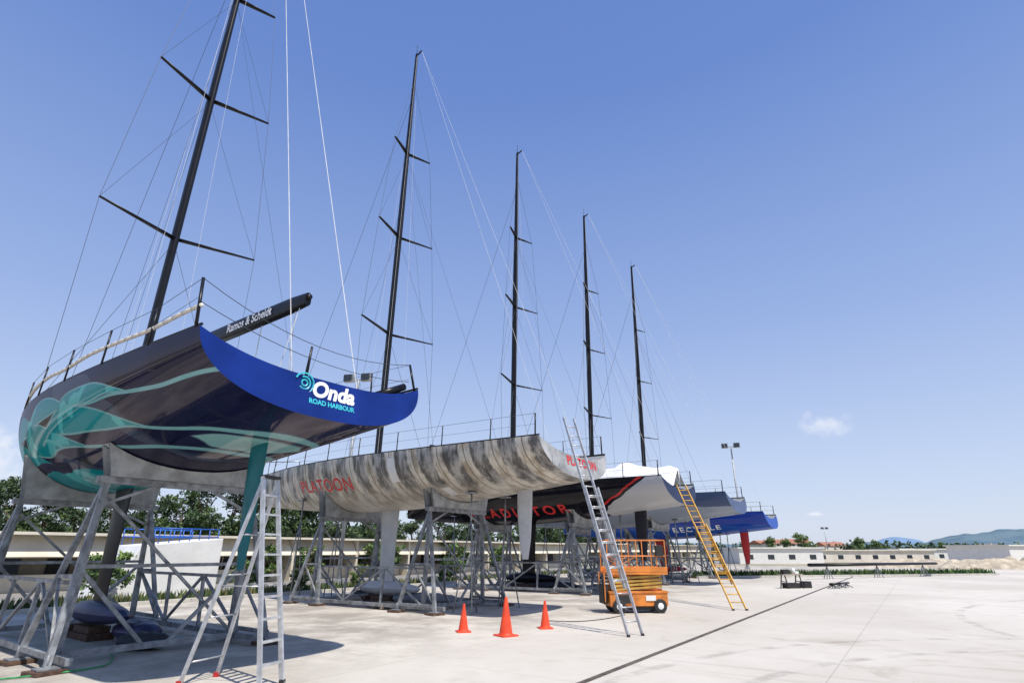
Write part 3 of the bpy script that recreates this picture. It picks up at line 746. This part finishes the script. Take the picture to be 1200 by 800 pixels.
hill(760,1300,3000,lambda t:.6+.15*math.sin(t*13)+.1*math.sin(t*31),hillmat('hill_haze_low',(.12,.18,.23),(.16,.22,.26)),600)  # low ridge, also tinted with painted aerial haze
# ------------------------------------------------------------ houses & right side
tile=simple('roof_tiles',(.36,.16,.10),.85,var=.25,sc=2,bump=.4); wallm=simple('house_wall',(.62,.58,.50),.85,var=.1,sc=.5)
def house(u,y,w,d,h,rz):
    E=empty('house',gp(u,y),rz); mb=MB(); mb.box((0,0,h/2),(w,d,h),0)
    o=.4; mb.add([(-w/2-o,-d/2-o,h-.05),(w/2+o,-d/2-o,h-.05),(w/2+o,d/2+o,h-.05),(-w/2-o,d/2+o,h-.05),(-w/2-o,0,h+d*.22),(w/2+o,0,h+d*.22)],[(0,1,5,4),(2,3,4,5),(1,2,5),(3,0,4),(3,2,1,0)],1)
    for i in range(3):
        for z in ([1.4] if h<4 else [1.4,4.2]): mb.box((-w/3+i*w/3,-d/2-.01,z),(w*.12,.06,1.2),2)
    mb.box((w*.2,0,h+d*.2),(.6,.6,1.4),0)
    mb.make('house_body',[wallm,tile,glass],E)
for a in ((915,260,12,8,4.6,.3),(935,280,10,8,5.2,-.2),(895,270,10,8,4.4,.5),(975,290,12,8,4.0,.2),(1160,340,12,8,3.4,.1)): house(*a)
def lowblock(name,u,y,w,d,h,rz,m,win=True):
    E=empty(name,gp(u,y),rz); mb=MB(); mb.box((0,0,h/2),(w,d,h),0); mb.box((0,0,h+.08),(w+.5,d+.5,.16),0)
    k=int(w/3)
    if win:
        for i in range(k): mb.box((-w/2+1.5+i*3,-d/2-.01,h*.45),(.9,.05,.6),1)
    mb.make('walls_and_roof',[m,glass],E)
wl=simple('white_wall',(.72,.71,.67),.8,var=.06)
lowblock('low_white_building',1185,84,13,8,2.3,.35,wl,False)
crl=simple('cream_wall_light',(.66,.61,.52),.85,var=.1,sc=.6)
lowblock('low_cream_building',1000,100,24,7,1.7,.1,crl)
lowblock('low_cream_building',1068,106,9,7,1.9,.1,wl)
lowblock('low_cream_building',905,86,12,6,2.0,.05,wl)
gm=simple('gravel',(.46,.39,.29),.95,var=.3,sc=1.5,bump=.6)
for (u,y,w,d,h,sd_) in ((1120,66,20,6,.9,1),(1190,60,14,5,1.1,2),(1065,74,9,5,.6,3)):
    mb=MB(); rows=[]
    for i in range(41):
        row=[]
        for j in range(17):
            a=i/20-1;b=j/8-1; e=max(0,1-a*a)*max(0,1-b*b); z=h*e**.6*(.75+.7*noise.noise(Vector((a*6,b*3,sd_))))-.02
            row.append((a*w/2,b*d/2,z))
        rows.append(row)
    mb.grid(rows,0,False,True); mb.make('gravel_pile',[gm],None,gp(u,y),-.3)
def lamp(p,h,rz):
    E=empty('street_lamp',p,rz); mb=MB(); mb.tube((0,0,0),(0,0,h),.13,.07,n=12); mb.box((0,0,.1),(.5,.5,.2))
    mb.beam((-.75,0,h),(.75,0,h),.08)
    for x in (-.6,.6):
        mb.beam((x-.32,-.1,h+.12),(x+.32,-.1,h+.12),.28,.5,0); mb.beam((x-.28,-.36,h+.1),(x+.28,-.36,h+.1),.03,.4,1)
    mb.make('pole_and_heads',[simple('lamp_grey',(.35,.36,.36),.5,.3),glass],E)
lamp((23.2,59,0),12,-.4); lamp((-9.9,34.4,0),12,-.2); lamp((80,150,0),7,.1)
def trestle(p,rz,w=1.5,stuff=True):
    E=empty('trestle_table',p,rz); mb=MB()
    mb.box((0,0,.62),(w,.5,.04),0)
    for x in (-w/2+.15,w/2-.15):
        for y in (-.3,.3): mb.beam((x,y*1.0,0),(x,y*.4,.61),.04,.04,1)
        mb.beam((x,-.2,.3),(x,.2,.3),.035,.035,1)
    if stuff:
        mb.box((-.25,0,.74),(.35,.25,.2),1); mb.tube((.2,0,.64),(.2,0,.9),.08,n=12,mi=2); mb.box((.4,.1,.70),(.2,.18,.12),2)
        mb.box((0,.05,.12),(.7,.4,.24),1); mb.box((w/2+.3,.1,.15),(.4,.35,.3),1)
    mb.make('table',[woodL,black,white],E)
trestle((13.6,29.4,0),.2,1.1)
def spar(name,a,b,r):
    E=empty(name); mb=MB(); a=Vector(a);b=Vector(b); mb.tube(a,b,r,r*.8,n=14,sy=.6)
    for f in (.12,.5,.88):
        p=a.lerp(b,f)
        for dx in (-.2,.2): mb.beam((p.x+dx,p.y-.2,0),(p.x,p.y,p.z-r*.5),.04,.04,1); mb.beam((p.x+dx,p.y+.2,0),(p.x,p.y,p.z-r*.5),.04,.04,1)
    mb.make('spar_and_stands',[carbon,galv],E)
spar('spare_mast',(19.0,38.2,.85),(30.5,43,.85),.17)
spar('spare_boom',(15.3,29.0,.2),(16.8,30.2,.2),.10)
def pallet(p,rz):
    E=empty('wooden_pallet',p,rz); mb=MB()
    for i in range(7): mb.box((-.54+i*.18,0,.13),(.12,.8,.022))
    for y in (-.35,0,.35):
        mb.box((0,y,.105),(1.2,.1,.022))
        for x in (-.54,0,.54): mb.box((x,y,.055),(.1,.1,.075))
    mb.make('slats',[woodL],E)
for p,z in ((RB(8.9,5.6),.2),(RB(10.3,7.2),1.1),(RB(18.5,5.5),.4),(RB(8.4,7.0),2.2),(RB(9.0,9.3),.9),(RB(17.6,8.3),.1)): pallet(p,z)
tarp=simple('tarp_grey',(.2,.21,.23),.6,sc=3,bump=.5)
def bag(p,rz,l,w,h,m):
    E=empty('sail_bag',p,rz); mb=MB(); rows=[]
    for i in range(17):
        f=i/16; r=max(.02,math.sin(math.pi*f)**.35); rows.append([(l*(f-.5),w/2*r*math.cos(2*math.pi*k/14),h/2+h/2*r*math.sin(2*math.pi*k/14)*(1+.1*math.sin(i*1.9+k))) for k in range(15)])
    mb.grid(rows,0,True); mb.make('bag',[m],E)
bag(RB(9.6,6.4),ANG+.2,2.6,.6,.4,tarp); bag(RB(18.6,7),ANG,3,.6,.42,simple('bag_dark',(.03,.035,.05),.7)); bag(RB(.6,5.9),ANG,1.4,.7,.4,purp); bag(RB(.2,4.7),ANG+.8,.9,.5,.3,simple('bag_dk2',(.03,.03,.035),.7))
bag(RB(27.5,6.5),ANG,3,.7,.5,simple('bag_dk3',(.03,.04,.07),.7)); bag(RB(10.8,10.2),ANG+.5,1.6,.6,.35,simple('bag_dk4',(.02,.02,.025),.7))
def hose(name,pts,r,m):
    mb=MB(); P=[Vector(p) for p in pts]; out=[]
    for i in range(len(P)-1):
        a=P[max(i-1,0)];b=P[i];c=P[i+1];d=P[min(i+2,len(P)-1)]
        for k in range(8):
            t=k/8; out.append(.5*((2*b)+(c-a)*t+(2*a-5*b+4*c-d)*t*t+(3*b-a-3*c+d)*t**3))
    out.append(P[-1]); mb.path(out,r,6); mb.make(name,[m])
hose('garden_hose',[(-9,9.2,.02),(-8.0,8.7,.03),(-7.1,9.0,.02),(-6.4,9.9,.02),(-7,11,.02)],.012,simple('hose_green',(.04,.30,.10),.5))
hose('power_cable',[(.9,16.0,.012),(1.6,15.8,.012),(2.4,16.3,.012),(3.2,17.4,.012)],.009,black)
